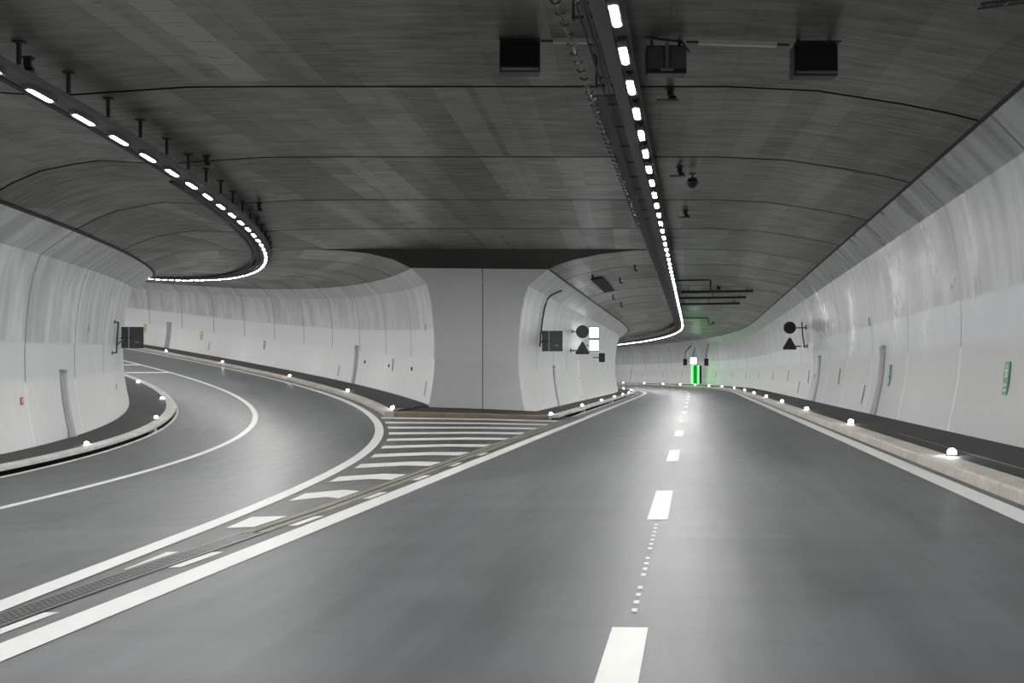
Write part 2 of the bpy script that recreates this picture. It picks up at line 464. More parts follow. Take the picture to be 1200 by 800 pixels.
# tick marks left by the setting-out between two dashes
mb = MB()
for i in range(17):
    s = 6.55 + i * .235
    if i in (4, 9): continue
    mb.quad([MAIN.pt(s + ds, .0 + du) + (zmain(s, 0) + .006,) for ds, du in ((0, -.018), (0, .018), (.10, .018), (.10, -.018))])
mark(mb)
# hatching in the gore: near edge at yk, .85 m long, folded at the middle, cut by the drain channel
def drain_off(y): return lerp_tab((0, 8, 12.5, 20, 40), (-.60, -.60, -.47, -.50, -.50), y)   # drain axis, offset from the main road's left line
def x_on(y, du): return l_pt(y, drain_off(y) + du)[0]
def gz(x, y):
    a, za = e_pt(y); b, zb_ = l_pt(y); t = (x - a) / (b - a); return za + (zb_ - za) * t + .006
def stripe(yk):
    ln = .85 if yk < 30 else .8
    def edges(y):                         # hatch runs from just inside the ramp line to the drain
        return e_pt(y)[0] + .26, x_on(y, -.19)
    mb = MB(); any_ = False
    fold = lambda t: (.36 * t / .62 if t < .62 else .36 - .22 * (t - .62) / .38) if yk > 12 else 0.0
    n = 10; near, far = [], []
    for i in range(n + 1):
        t = i / n
        for dst, y0 in ((near, yk), (far, yk + ln)):
            y = y0 + fold(t)
            a, b = edges(y)
            if b - a < .02: b = a + .02
            x = a + (b - a) * t
            dst.append((x, y, gz(x, y)))
    if near[-1][0] - near[0][0] > .1 or far[-1][0] - far[0][0] > .1:
        mb.grid([near, far]); any_ = True
    if yk < 21.5:                         # little piece on the far side of the drain
        q = []
        for y in (yk + .02, yk + ln * .9):
            q.append([(x_on(y, d), y, gz(x_on(y, d), y)) for d in (.17, .28)])
        mb.grid(q); any_ = True
    if any_: mark(mb)
for k in range(13):
    yk = 6.25 + 2.37 * k
    stripe(yk)
# bars across the closed lane far up the ramp
for s0 in (70.3, 76.6):
    mb = MB(); n = 8; A, B = [], []
    for i in range(n + 1):
        u = -4.2 - 2.5 * i / n
        for L, d in ((A, 0), (B, .8)):
            q = RAMP.pt(s0 + d + (i / n) * 1.4, u); L.append(q + (zramp(s0 + d + (i / n) * 1.4, u) + .006,))
    mb.grid([A, B]); mark(mb)

# ------------------------------------------------------------------ drain channel in the gore
dr = thing('drain_channel', 'long concrete and iron drain channel running through the striped gore', 'drain', (0, 0, 0))
def lane(y0, y1, d0, d1, dz, step=.6):
    rows = []
    for y in frange(y0, y1, step):
        rows.append([(x_on(y, d), y, gz(x_on(y, d), y) - .006 + dz) for d in (d0, d1)])
    return rows
mb = MB()
for d0, d1, dz in ((-.15, -.025, .008), (.025, .15, .008)):
    rows = lane(10.6, 35.7, d0, d1, dz); mb.grid(rows, [[(0, r[0][1]), (1, r[1][1])] for r in rows])
mb.build('concrete_lip', M['drain'], dr)
mb = MB(); mb.grid(lane(10.6, 35.7, -.025, .025, .003)); mb.build('drain_groove', M['slot'], dr)
mb = MB(); mb.grid(lane(1.5, 10.6, -.15, .15, .003)); mb.build('gutter_bed', M['slot'], dr)
mb = MB()
for d0, d1 in ((-.15, -.11), (-.075, -.055), (-.02, .0), (.035, .055), (.10, .15)):
    mb.grid(lane(1.5, 10.55, d0, d1, .010))
y = 1.6
while y < 10.5:
    q = [[(x_on(yy, d), yy, gz(x_on(yy, d), yy) + .003) for d in (-.145, .145)] for yy in (y, y + .028)]
    mb.grid(q); y += .06
mb.build('iron_grating', M['grate'], dr)

# ------------------------------------------------------------------ kerbs and walkways
def sweep(al, zf, prof, s0, s1, ds, caps=True):
    """prof: (u, dz) points; returns a mesh builder"""
    mb = MB(); rows = []; uvs = []
    for s in frange(s0, s1, ds):
        rows.append([al.pt(s, u) + (zf(s, u) + dz,) for u, dz in prof]); uvs.append([(i * .1, s) for i in range(len(prof))])
    mb.grid(rows, uvs)
    if caps:
        mb.quad(rows[0]); mb.quad(list(reversed(rows[-1])))
    return mb
plain_curb = lambda u0, sg: [(u0, -.05), (u0 + sg * .015, .125), (u0 + sg * .05, .15), (u0 + sg * .36, .165), (u0 + sg * .36, -.05)]
struct(sweep(MAIN, zmain, plain_curb(3.92, 1), -26, 235, 1.2), 'curb', M['curb_tan'])
struct(sweep(RAMP, zramp, plain_curb(.40, 1), 35.8, 138, 1.0), 'curb', M['curb_tan'])
# kerbs with a drainage slot: lip, open slot, overhanging kerb stone
def slot_curb(al, zf, u0, sg, s0, s1, ds, bridges):
    lip = [(u0, .0), (u0 + sg * .02, .02), (u0 + sg * .10, .02), (u0 + sg * .10, -.10)]
    top = [(u0 + sg * .40, .115), (u0 + sg * .12, .115), (u0 + sg * .105, .13), (u0 + sg * .12, .20), (u0 + sg * .16, .215), (u0 + sg * .50, .22), (u0 + sg * .50, -.05)]
    mb = sweep(al, zf, lip, s0, s1, ds, False)
    b = sweep(al, zf, top, s0, s1, ds, True)
    k = len(mb.v); mb.v += b.v; mb.f += [tuple(i + k for i in f) for f in b.f]; mb.uv += b.uv; mb.mi += b.mi
    for sb in bridges:
        b = sweep(al, zf, [(u0 + sg * .09, -.1), (u0 + sg * .09, .03), (u0 + sg * .115, .15), (u0 + sg * .3, .15), (u0 + sg * .3, -.1)], sb, sb + .45, .45, True)
        k = len(mb.v); mb.v += b.v; mb.f += [tuple(i + k for i in f) for f in b.f]; mb.uv += b.uv; mb.mi += b.mi
    o = struct(mb, 'curb', M['curb'])
    d = sweep(al, zf, [(u0 + sg * .10, -.10), (u0 + sg * .395, -.10), (u0 + sg * .395, .115)], s0, s1, ds, False)
    d.build('drain_slot', M['slot'], o)
    return o
slot_curb(RAMP, zramp, -7.24, -1, -25, 137, 1.0, (34.6, 46.4, 58.2, 70))
slot_curb(MAIN, zmain, -4.42, -1, 36.2, 234, 1.2, (44.5, 60.0, 76, 92))
# walkways (dark asphalt behind the kerbs)
def walk(al, zf, u0, u1, s0, s1, ds, dz=.16):
    mb = MB(); rows = []; uvs = []
    for s in frange(s0, s1, ds):
        us = (u0, (u0 + u1) / 2, u1)
        rows.append([al.pt(s, u) + (zf(s, u) + dz,) for u in us]); uvs.append([(u + 80, s) for u in us])
    mb.grid(rows, uvs); return mb
struct(walk(MAIN, zmain, 4.27, 6.1, -26, 235, 1.2), 'sidewalk', M['walkway'])
struct(walk(RAMP, zramp, .75, 2.6, 37.9, 138, 1.0), 'sidewalk', M['walkway'])
struct(walk(RAMP, zramp, -9.7, -7.73, -25, 138, 1.0, .205), 'sidewalk', M['walkway'])
struct(walk(MAIN, zmain, -6.7, -4.90, 37.0, 235, 1.2, .205), 'sidewalk', M['walkway'])
# pale thin service-duct line let into the right walkway
mb = sweep(MAIN, zmain, [(4.62, .163), (4.66, .163)], -10, 22, 1.0, False)
struct(mb, 'sidewalk_joint', M['drain'])
# kerb across the front of the pier and the pavement behind it
PA = RAMP.pt(36.0, .42); PB = MAIN.pt(36.5, -4.55)
za, zb_ = zramp(36.0, .42), zmain(36.5, -4.55)
def front(t, back, dz): return (PA[0] + (PB[0] - PA[0]) * t, PA[1] + (PB[1] - PA[1]) * t + back, za + (zb_ - za) * t + dz)
mb = MB(); rows = []
for i in range(17):
    t = i / 16
    rows.append([front(t, 0, -.05), front(t, .01, .145), front(t, .05, .165), front(t, .34, .17), front(t, .34, -.05)])
mb.grid(rows, [[(j * .1, r[0][0]) for j in range(5)] for r in rows], flip=True)
mb.quad(rows[0]); mb.quad(list(reversed(rows[-1])))
struct(mb, 'curb', M['curb_rust'])
mb = MB(); F, B = [], []
SL, SR = 37.9, 38.8                        # where the two tube walls begin beside the pier
cl, cr = W_OUTER.at(SL, 0), W_NOSE.at(SR, 0)
for i in range(17):
    t = i / 16
    p = front(t, .34, .165); F.append(p)
    B.append((cl[0] - .05 + (cr[0] + 1.9 - cl[0] + .05) * t, cl[1] + .25 + (cr[1] - cl[1]) * t, .40 + (.10 - .40) * t))
mb.grid([F, B])
q = RAMP.pt(37.9, .75) + (zramp(37.9, .75) + .16,); q0 = RAMP.pt(36.0, .75) + (zramp(36.0, .75) + .16,)
mb.quad([F[0], B[0], q, q0])
struct(mb, 'sidewalk', M['walkway'])

# ------------------------------------------------------------------ walls
HS = [0, .05, .1, .15, .2, .26, .32, .38, .45, .52, .58, .64, .7, .75, .8, .85, .89]
def wall(w, s0, s1, ds, name, mat, lip=True):
    mb = MB()
    rows, uvs, r2, v2 = [], [], [], []
    flip = w.out > 0
    for s in frange(s0, s1, ds):
        hgt = w.zt(s) - w.zb(s)
        rows.append([(lambda p: (p[0], p[1], p[2] - (.25 if h == 0 else 0)))(w.at(s, h)) for h in HS]); uvs.append([(s, h * hgt) for h in HS])
        hh = (.89, .945, 1); r2.append([w.at(s, h) for h in hh]); v2.append([(s, h * hgt) for h in hh])
    mb.grid(rows, uvs, flip=not flip); mb.grid(r2, v2, flip=not flip)
    return struct(mb, name, mat, smooth=True)
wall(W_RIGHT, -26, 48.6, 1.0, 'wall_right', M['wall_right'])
wall(W_RIGHT, 48.6, 236, 1.0, 'wall_right', M['wall_right_lit'])
wall(W_NOSE, SR, 235, 1.0, 'wall_inner', M['wall_nose'])
wall(W_OUTER, SL, 138, 1.0, 'wall_outer', M['wall_outer'])
wall(W_LEFT, -25, 138, 1.0, 'wall_left', M['wall_left'])
# the pier between the two tubes: flat front between the two wall profiles, with a joint down its middle
HP = HS + [.945, 1.0]
mb = MB(); rows = []; uvs = []
for h in HP:
    a, b = W_OUTER.at(SL, h), W_NOSE.at(SR, h)
    lo = .3 if h == 0 else 0
    r = [tuple(a[i] + (b[i] - a[i]) * t for i in range(3)) for t in (0, .25, .5, .75, 1)]
    rows.append([(p[0], p[1], p[2] - lo) for p in r]); uvs.append([(t * 4, h * 5.4) for t in (0, .25, .5, .75, 1)])
mb.grid(rows, uvs); mb.grid([[W_OUTER.at(SL, 1), W_NOSE.at(SR, 1)], [W_OUTER.at(SL + 6, 1), W_NOSE.at(SR + 6, 1)]])
pier = struct(mb, 'wall_pier', M['pier'])
mb = MB()
L = []
for h in (0, .2, .4, .6, .8, 1):
    a, b = W_OUTER.at(SL, h), W_NOSE.at(SR, h); L.append(tuple((a[i] + b[i]) / 2 for i in range(3)))
a = L[0]; b = L[-1]
mid = []
for h in HP:
    p, q = W_OUTER.at(SL, h), W_NOSE.at(SR, h); tx = (-.30 - p[0]) / (q[0] - p[0])
    tx = (-1.16 - p[0]) / (q[0] - p[0]); mid.append(tuple(p[i] + (q[i] - p[i]) * tx for i in range(3)))
mb.grid([[(p[0] - .014, p[1] - .006, p[2]) for p in mid], [(p[0] + .014, p[1] - .006, p[2]) for p in mid]])
mb.build('expansion_joint', M['dark_steel'], pier)

# ------------------------------------------------------------------ ceilings
def ring_s_ramp(u):
    if u >= -1: 
        k = (u + 1) / 2.6716; return RAMP.s_at(u, YEND) * (1 - k ** 1.5) + SL * k ** 1.5
    return RAMP.s_at(u, YEND)
def ring_s_main(u):
    if u <= -1:
        k = (-1 - u) / 4.3373; return MAIN.s_at(u, YEND) * (1 - k ** 1.5) + SR * k ** 1.5
    return MAIN.s_at(u, YEND)
mb = MB(); rows = []; uvs = []
for y in frange(-24, YEND, .75):
    r = []
    for u, q in R_RAMP[:8]:
        s = RAMP.s_at(u, y); r.append((RAMP.pt(s, u)[0], y, z_ramp_ceiling(min(s, 37.6), q) if u > -4.5 else z_ramp_ceiling(s, q)))
    xs0 = r[-2][0]; r.pop(); 
    xm = MAIN.pt(MAIN.s_at(-1, y), -1)[0]
    for t in (.2, .4, .6, .8): r.append((xs0 + (xm - xs0) * t, y, TOP))
    for u, q in R_MAIN[5:]:
        s = MAIN.s_at(u, y); r.append((MAIN.pt(s, u)[0], y, z_main_ceiling(min(s, 37.6), q)))
    rows.append(r); uvs.append([(p[0] - .12 * p[1], p[1]) for p in r])
mb.grid(rows, uvs, flip=True)
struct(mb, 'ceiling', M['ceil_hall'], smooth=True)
def tube_ceiling(al, table, ring, zf, s1):
    mb = MB(); rows = []; uvs = []
    for s in frange(37.6, s1, .9):
        r, c = [], []
        for u, q in table:
            ss = s + (ring(u) - 37.6) * max(0.0, 1 - (s - 37.6) / 22)
            p = al.pt(ss, u); r.append((p[0], p[1], zf(ss, q))); c.append((u, s - .3))
        rows.append(r); uvs.append(c)
    mb.grid(rows, uvs, flip=True); return mb, rows[0]
mb, ring_m = tube_ceiling(MAIN, R_MAIN, ring_s_main, z_main_ceiling, 235)
struct(mb, 'ceiling', M['ceil_tube'], smooth=True)
mb, ring_r = tube_ceiling(RAMP, R_RAMP, ring_s_ramp, z_ramp_ceiling, 138)
struct(mb, 'ceiling', M['ceil_tube'], smooth=True)
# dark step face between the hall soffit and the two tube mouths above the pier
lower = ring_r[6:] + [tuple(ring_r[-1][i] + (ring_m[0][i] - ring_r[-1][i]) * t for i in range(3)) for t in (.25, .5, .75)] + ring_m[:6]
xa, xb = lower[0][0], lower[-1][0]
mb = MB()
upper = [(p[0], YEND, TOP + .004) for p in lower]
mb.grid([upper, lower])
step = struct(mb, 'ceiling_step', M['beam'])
for i, j in ((4, 4), (8, 8)):               # casting joints in the step face
    mb = MB(); p, q = upper[i], lower[j]; sx = -.35 if i == 4 else .35
    mb.grid([[(p[0] + sx - .02, p[1] - .004, p[2] - .01), (p[0] + sx + .02, p[1] - .004, p[2] - .01)], [(q[0] - .02, q[1] - .008, q[2]), (q[0] + .02, q[1] - .008, q[2])]])
    mb.build('casting_joint', M['slot'], step)
# soffit trim: dark groove where ceiling meets the walls of the hall
def trim(al, u, zf, s0, s1, name):
    mb = MB(); rows = []
    for s in frange(s0, s1, 1.0):
        p0 = al.pt(s, u[0]); p1 = al.pt(s, u[1]); rows.append([p0 + (zf(s) - .0,), p1 + (zf(s) - u[2],)])
    mb.grid(rows); return struct(mb, name, M['beam'])
trim(MAIN, (5.14, 5.02, -.035), lambda s: W_RIGHT.zt(s) - .012, -25, 120, 'trim_1')
trim(RAMP, (-8.32, -8.19, -.03), lambda s: W_LEFT.zt(s) - .012, -25, 100, 'trim_2')
trim(MAIN, (-5.36, -5.25, -.035), lambda s: W_NOSE.zt(s) - .012, SR + .3, 120, 'trim_3')
# ------------------------------------------------------------------ ceiling lamps
def capsule(l, w, n=5):
    o = []
    for sx in (1, -1):
        for i in range(n + 1):
            a = -math.pi / 2 + math.pi * i / n
            o.append((sx * math.cos(a) * w / 2, sx * ((l - w) / 2 + 0) + sx * 0) if False else
                     (w / 2 * math.sin(-a) * sx, sx * ((l - w) / 2 + w / 2 * math.cos(a))))
    return o
def make_lamp(name, label, group):
    t = thing(name, label, 'lamp', (0, 0, 0), 0, group)
    mb = MB(); mb.box((0, 0, .050), (.12, .80, .06)); mb.box((0, 0, .020), (.13, .74, .012))
    mb.build('housing', M['tray_grey'], t, bevel=.008)
    mb = MB(); mb.prism(capsule(.64, .068), (0, 0, .009), ((1, 0, 0), (0, 1, 0), (0, 0, 1)), .008)
    mb.build('diffuser', M['lamp'], t)
    for y in (-.30, .30):
        mb = MB(); mb.box((0, y, .115), (.05, .05, .08)); mb.box((0, y, .15), (.11, .06, .012)); mb.build('mount', M['dark_steel'], t)
    return t
def lamp_row(al, u, zf, s0, ds, s1, sback, label, group):
    proto = make_lamp('ceiling_lamp', label, group)
    s = s0 - ds * int((s0 - sback) / ds); first = True
    while s < s1:
        x, y = al.pt(s, u); a = al.frame(s)[2]
        slope = (zf(s + .4) - zf(s - .4)) / .8
        rot = (math.atan(slope), 0, -a)
        if first:
            proto.location = (x, y, zf(s)); proto.rotation_euler = rot; first = False
        else:
            dup(proto, (x, y, zf(s)), rot, keep=None if s < 40 else ('housing', 'diffuser'))
        s += ds
LED_M, LED_R = -.5, -3.8112
zlm = lambda s: 5.69 + zmain(s, 0) - .0387
zlr = lambda s: 5.764 + climb(s)
lamp_row(MAIN, LED_M, zlm, 11.35, 1.425, 165, -16, 'slim white ceiling lamp in the long row running over the main road on the right', 'lamps of the row over the main road')
lamp_row(RAMP, LED_R, zlr, 14.55, 1.465, 112, -14, 'slim white ceiling lamp in the row curving away over the left ramp road', 'lamps of the row over the left ramp')

# ------------------------------------------------------------------ cable trays the lamps hang from
def ribbon(al, zf, u0, u1, z0, z1, s0, s1, ds):
    """closed rectangular bar following the axis"""
    mb = MB(); rows = []
    for s in frange(s0, s1, ds):
        z = zf(s); a = al.pt(s, u0); b = al.pt(s, u1)
        rows.append([a + (z + z0,), b + (z + z0,), b + (z + z1,), a + (z + z1,), a + (z + z0,)])
    mb.grid(rows, flip=False); mb.quad(list(reversed(rows[0][:4]))); mb.quad(rows[-1][:4]); return mb
def zc_main(s, u): return z_main_ceiling(s, lerp_tab([a for a, _ in R_MAIN], [b for _, b in R_MAIN], u))
def zc_ramp(s, u): return z_ramp_ceiling(s, lerp_tab([a for a, _ in R_RAMP], [b for _, b in R_RAMP], u))
def bars(al, s, us, z, r=.012):
    mb = MB(); mb.tube([al.pt(s, u) + (z,) for u in us], r, 6); return mb

tm = thing('cable_tray', 'long grey cable tray with clipped cables beside the right row of lamps', 'cable tray')
ribbon(MAIN, zlm, -.60, -.40, .16, .20, -17, 165, 1.5).build('lamp_rail', M['tray_grey'], tm)
ribbon(MAIN, zlm, -.78, -.60, .12, .16, -17, 165, 1.5).build('channel', M['channel'], tm)
ribbon(MAIN, zlm, -1.16, -.66, .20, .22, 15.2, 165, 1.5).build('pan', M['tray_grey'], tm)
ribbon(MAIN, zlm, -1.165, -1.15, .12, .17, -17, 165, 1.5).build('side_rail', M['steel'], tm)
ribbon(MAIN, zlm, -.95, -.935, .12, .17, -17, 165, 1.5).build('side_rail', M['dark_steel'], tm)
mb = MB()
for k, (u, r) in enumerate(((-.865, .026), (-.82, .026), (-.84, .022))):
    mb.tube([MAIN.pt(s, u + .008 * math.sin(s * 2 + k)) + (zlm(s) + .14 + .03 * (k == 2),) for s in frange(-17, 14.8, .5)], r, 8)
mb.build('cable_bundle', M['cable'], tm, smooth=True)
s = 11.0
for i in range(48):                        # clips holding the cable along the outer rail
    mb = MB(); z = zlm(s)
    pts = [MAIN.pt(s + ds, u) + (z + dz,) for u, ds, dz in ((-1.19, -.05, .10), (-1.165, -.02, .07), (-1.12, .0, .075), (-1.09, .03, .11))]
    mb.tube(pts, .014, 6); mb.build('cable_clip', M['black'], tm, smooth=True)
    s += .36
s = 11.2
for i in range(12):
    bars(MAIN, s, (-.96, -.58), zlm(s) + .14, .014).build('rung', M['dark_steel'], tm); s += 1.425
s = 11.9
for i in range(22):
    mb = MB()
    for u in (-.70, -1.05):
        p = MAIN.pt(s, u); zt = zc_main(min(s, 200), u); zz = zlm(s) + .2
        mb.box((p[0], p[1], (zz + zt) / 2), (.03, .03, zt - zz)); mb.box((p[0], p[1], zt - .012), (.10, .10, .02))
    a_, b_ = MAIN.pt(s, -.68), MAIN.pt(s, -1.07); mb.tube([a_ + (zlm(s) + .235,), b_ + (zlm(s) + .235,)], .02, 6)
    mb.build('hanger', M['dark_steel'], tm); s += 2.85 if s < 40 else 5.7

tr = thing('cable_tray', 'grey cable tray carrying the curving left row of lamps, hung on short posts', 'cable tray')
ribbon(RAMP, zlr, LED_R - .16, LED_R + .16, .085, .11, -15, 112, 1.0).build('pan', M['channel'], tr)
ribbon(RAMP, zlr, LED_R + .17, LED_R + .20, .08, .17, -15, 112, 1.0).build('side_rail', M['channel'], tr)
ribbon(RAMP, zlr, LED_R - .34, LED_R - .22, .10, .18, -15, 112, 1.0).build('side_rail', M['dark_steel'], tr)
mb = ribbon(RAMP, zlr, LED_R - .52, LED_R - .44, .10, .16, 22, 80, 1.0); mb.build('cable_bundle', M['cable'], tr)
s = 13.6
for i in range(60):
    mb = MB(); p = RAMP.pt(s, LED_R + .19); q = RAMP.pt(s, LED_R - .3); zt = zc_ramp(s, LED_R); zz = zlr(s) + .19
    mb.box((p[0], p[1], (zz + zt) / 2), (.05, .05, zt - zz)); mb.box((p[0], p[1], zt - .012), (.16, .10, .02))
    if s > 45:
        mb.box((q[0], q[1], (zz + zt) / 2), (.04, .04, zt - zz)); mb.tube([p + (zz + .03,), q + (zz + .03,)], .02, 6)
    mb.build('hanger', M['dark_steel'], tr); s += 1.465
# short tray in the upper right corner of the hall
tc = thing('cable_tray', 'short wire cable tray under the ceiling in the top right corner', 'cable tray')
def corner(t, du, dz=0.0):
    y = 11.75 - 1.6 * t + du; x = 5.62 + 1.35 * t
    u = (x + .3929 - .1854 * y) / 1.017; return (x, y, zc_main(y, min(max(u, -.9), 5.1)) - .09 + dz)
for du in (-.09, .09):
    mb = MB(); mb.tube([corner(i / 10, du) for i in range(11)], .012, 6); mb.build('side_rail', M['dark_steel'], tc)
for i in range(14):
    mb = MB(); t = .02 + i / 14; mb.tube([corner(t, -.09), corner(t, .09)], .008, 6); mb.build('rung', M['dark_steel'], tc)
mb = MB(); mb.tube([corner(i / 10, .02 * math.sin(i), .025) for i in range(11)], .022, 8); mb.build('cable', M['cable'], tc, smooth=True)
for t in (.15, .85):
    mb = MB(); p = corner(t, 0); mb.box((p[0], p[1], p[2] + .05), (.03, .2, .10)); mb.build('hanger', M['steel'], tc)

# ------------------------------------------------------------------ lane signals under the hall ceiling
def signal(loc, w, h, label, rear=False):
    t = thing('lane_signal', label, 'lane signal', loc, 0, 'boxes hung under the hall ceiling')
    mb = MB(); mb.box((0, .12, 0), (w, .22, h)); mb.build('housing', M['black'], t, bevel=.012)
    if rear:
        mb = MB(); mb.box((-.15, 0, .02), (w * .40, .02, h * .78)); mb.box((.16, 0, .02), (w * .40, .02, h * .78)); mb.build('rear_panel', M['backplate'], t, bevel=.006)
        mb = MB(); mb.box((0, -.02, .03), (.055, .05, h * .98)); mb.box((0, -.02, -h * .38), (.18, .05, .03)); mb.build('bracket', M['steel'], t, bevel=.005)
        mb = MB(); mb.tube([(-.62, 0, .34), (-.40, 0, .33), (-.15, -.03, .28), (0, -.03, .255), (.2, -.03, .24), (.32, 0, .10)], .016, 8); mb.build('cable', M['cable'], t, smooth=True)
    else:
        mb = MB(); mb.box((0, .005, .03), (w * .94, .012, h * .74)); mb.build('display', M['screen'], t)
        mb = MB(); mb.box((0, -.06, h / 2 + .005), (w, .16, .012)); mb.build('visor', M['black'], t)
        mb = MB(); mb.box((0.01, -.015, -h / 2 + .04), (w * .9, .02, .03)); mb.build('sill', M['steel'], t)
    for x in (-w * .35, w * .35):
        mb = MB(); mb.box((x, .12, h / 2 + .06), (.04, .05, .13)); mb.build('hanger', M['dark_steel'], t)
    return t
signal((.11, 13.95, 6.13), .58, .43, 'black box signal furthest left, left of the right lamp row under the ceiling')
signal((2.20, 13.95, 6.10), .57, .40, 'grey backed signal box with upright bracket just right of the lamp row', True)
signal((4.26, 13.75, 6.02), .62, .43, 'black box signal furthest right, at the end of the long pale conduit')
def conduit(a, b, label, w=.07):
    t = thing('cable_conduit', label, 'conduit')
    d = norm(tuple(b[i] - a[i] for i in range(3)))
    c = tuple((a[i] + b[i]) / 2 for i in range(3)); l = math.sqrt(sum((b[i] - a[i]) ** 2 for i in range(3)))
    up = (0, 0, 1); s = norm(cross(up, d)); up = cross(d, s)
    mb = MB(); mb.box(c, (l, .06, w), (d, s, up)); mb.build('cover', M['pale'], t, bevel=.006)
    for e, sg in ((a, -1), (b, 1)):
        p = tuple(e[i] + d[i] * sg * .17 for i in range(3)); mb = MB(); mb.tube([e, p], .017, 8); mb.build('cable_end', M['cable'], t)
    return t
conduit((.58, 13.95, 6.355), (1.25, 13.95, 6.355), 'short pale conduit on the ceiling left of the lamp row, by the leftmost box')
conduit((2.65, 13.95, 6.34), (3.74, 13.85, 6.27), 'long pale conduit on the ceiling between the middle and right signal boxes')

# small devices under the ceiling
def sensor(al, s, u, zf, label, dome=False):
    x, y = al.pt(s, u); z = zf(s, u) - (.03 if dome else 0)
    t = thing('dome_camera' if dome else 'ceiling_sensor', label, 'camera' if dome else 'sensor', (x, y, z))
    if dome:
        mb = MB(); mb.tube([(0, 0, 0), (0, 0, -.12)], .02, 8); mb.box((0, 0, -.01), (.14, .14, .02)); mb.build('stem', M['dark_steel'], t)
        mb = MB()
        prof = [(0, -.11), (.09, -.12), (.12, -.16), (.12, -.23), (.105, -.29), (.06, -.34), (0, -.35)]
        mb.grid([[(r * math.cos(a), r * math.sin(a), zz) for a in [2 * math.pi * k / 16 for k in range(17)]] for r, zz in prof], flip=True)
        mb.build('dome', M['black'], t, smooth=True)
        mb = MB(); mb.box((0, 0, -.235), (.27, .27, .02)); mb.build('collar', M['steel'], t, bevel=.006)
    else:
        mb = MB(); mb.box((.05, 0, -.07), (.10, .06, .14)); mb.box((.05, 0, -.01), (.16, .12, .02)); mb.build('bracket', M['dark_steel'], t)
        mb = MB(); mb.box((0, -.02, -.23), (.36, .12, .035)); mb.build('arm', M['steel'], t, bevel=.006)
        mb = MB(); mb.box((.08, 0, -.18), (.12, .10, .06)); mb.build('body', M['black'], t, bevel=.01)
    return t
sensor(MAIN, 16.6, -.05, zc_main, 'nearest small sensor with a pale arm right of the right lamp row')
sensor(MAIN, 22.9, .02, zc_main, 'small sensor with a pale arm just in front of the dome camera')
sensor(MAIN, 23.6, .35, zc_main, 'small black dome camera hanging right of the right lamp row', True)
sensor(MAIN, 28.9, .1, zc_main, 'small sensor with a pale arm just beyond the dome camera')
sensor(RAMP, 14.0, LED_R + .05, lambda s, u: zlr(s) + .42, 'pale plated sensor above the nearest lamp in the top left corner')
sensor(RAMP, 21.2, LED_R + .45, zc_ramp, 'pale plated sensor beside the fifth visible lamp of the left row')
sensor(RAMP, 27.3, LED_R + .5, zc_ramp, 'pale plated sensor beside the left row just before it starts to curve')
# hatch and long dark slots on the tube ceiling
def ceil_box(al, zf, s, u, l, w, dz, name, label, cat, mat, rot=0.0, ext=()):
    x, y = al.pt(s, u); z = zf(s, u)
    dzdu = (zf(s, u + .2) - zf(s, u - .2)) / .4
    t = thing(name, label, cat, (x, y, z - dz), -al.frame(s)[2] + rot)
    t.rotation_euler[1] = -math.atan(dzdu) if rot == 0 else 0
    mb = MB(); mb.box((0, 0, 0), (w, l, .06)); mb.build('cover', mat, t, bevel=.008)
    mb = MB(); mb.box((0, 0, .04), (w * .8, l * .9, .03)); mb.build('frame', M['dark_steel'], t)
    return t
ceil_box(MAIN, zc_main, 49.0, -4.05, 7.0, .55, .07, 'ceiling_hatch', 'long dark cover plate on the tube ceiling above the nose wall', 'hatch', M['slot'])
for s, u, l, lab in ((53.5, 1.6, 3.75, 'nearest of three dark crosswise ducts under the tube ceiling'), (57.7, 1.45, 3.75, 'middle of three dark crosswise ducts under the tube ceiling'), (62.5, 1.3, 3.75, 'farthest of three dark crosswise ducts under the tube ceiling')):
    x, y = MAIN.pt(s, u); z = TOP - .32
    t = thing('ceiling_duct', lab, 'duct', (x, y, z), -MAIN.frame(s)[2], 'ducts across the tube ceiling')
    mb = MB(); mb.box((0, 0, 0), (l, .14, .13)); mb.build('duct_body', M['black'], t, bevel=.01)
    for q in (-l * .4, 0, l * .4):
        mb = MB(); mb.box((q, 0, (TOP - z) / 2 - .02), (.04, .06, zc_main(s, u + q) - z + .02)); mb.build('hanger', M['dark_steel'], t)
def hook(s, u, lab):
    x, y = MAIN.pt(s, u); z = zc_main(s, u)
    t = thing('hanging_camera', lab, 'camera', (x, y, z), -MAIN.frame(s)[2])
    mb = MB(); mb.tube([(-2.1, 0, -.03), (-.05, 0, -.03), (0, 0, -.06), (0, 0, -.52), (.05, 0, -.56), (.34, 0, -.56)], .035, 8); mb.build('bent_pipe', M['dark_steel'], t, smooth=True)
    mb = MB(); mb.box((.40, .05, -.44), (.18, .36, .18)); mb.build('housing', M['black'], t, bevel=.02)
    mb = MB(); mb.box((.40, .24, -.44), (.12, .02, .12)); mb.build('lens', M['screen'], t)
for s, u, lab in ((44.1, -4.1, 'small dark hook on the tube ceiling nearest the pier'), (42.4, -2.1, 'small dark hook on the tube ceiling close to the lamp row'), (47.2, -3.1, 'small dark hook on the tube ceiling before the long cover plate'),
                  (55.4, -4.1, 'small dark hook just beyond the long cover plate'), (61.8, -4.1, 'small dark hook on the tube ceiling well beyond the long cover plate')):
    x, y = MAIN.pt(s, u); z = zc_main(s, u)
    mb = MB(); mb.tube([(x, y, z), (x, y, z - .22), (x + .05, y, z - .27), (x + .12, y, z - .25)], .03, 8)
    tag(mb.build('ceiling_hook', M['black'], smooth=True), lab, 'hook')
hook(50.0, 1.2, 'camera on a bent pipe in front of the dark crosswise ducts')
hook(83.0, 1.6, 'camera on a bent pipe deep in the tube beyond the crosswise ducts')

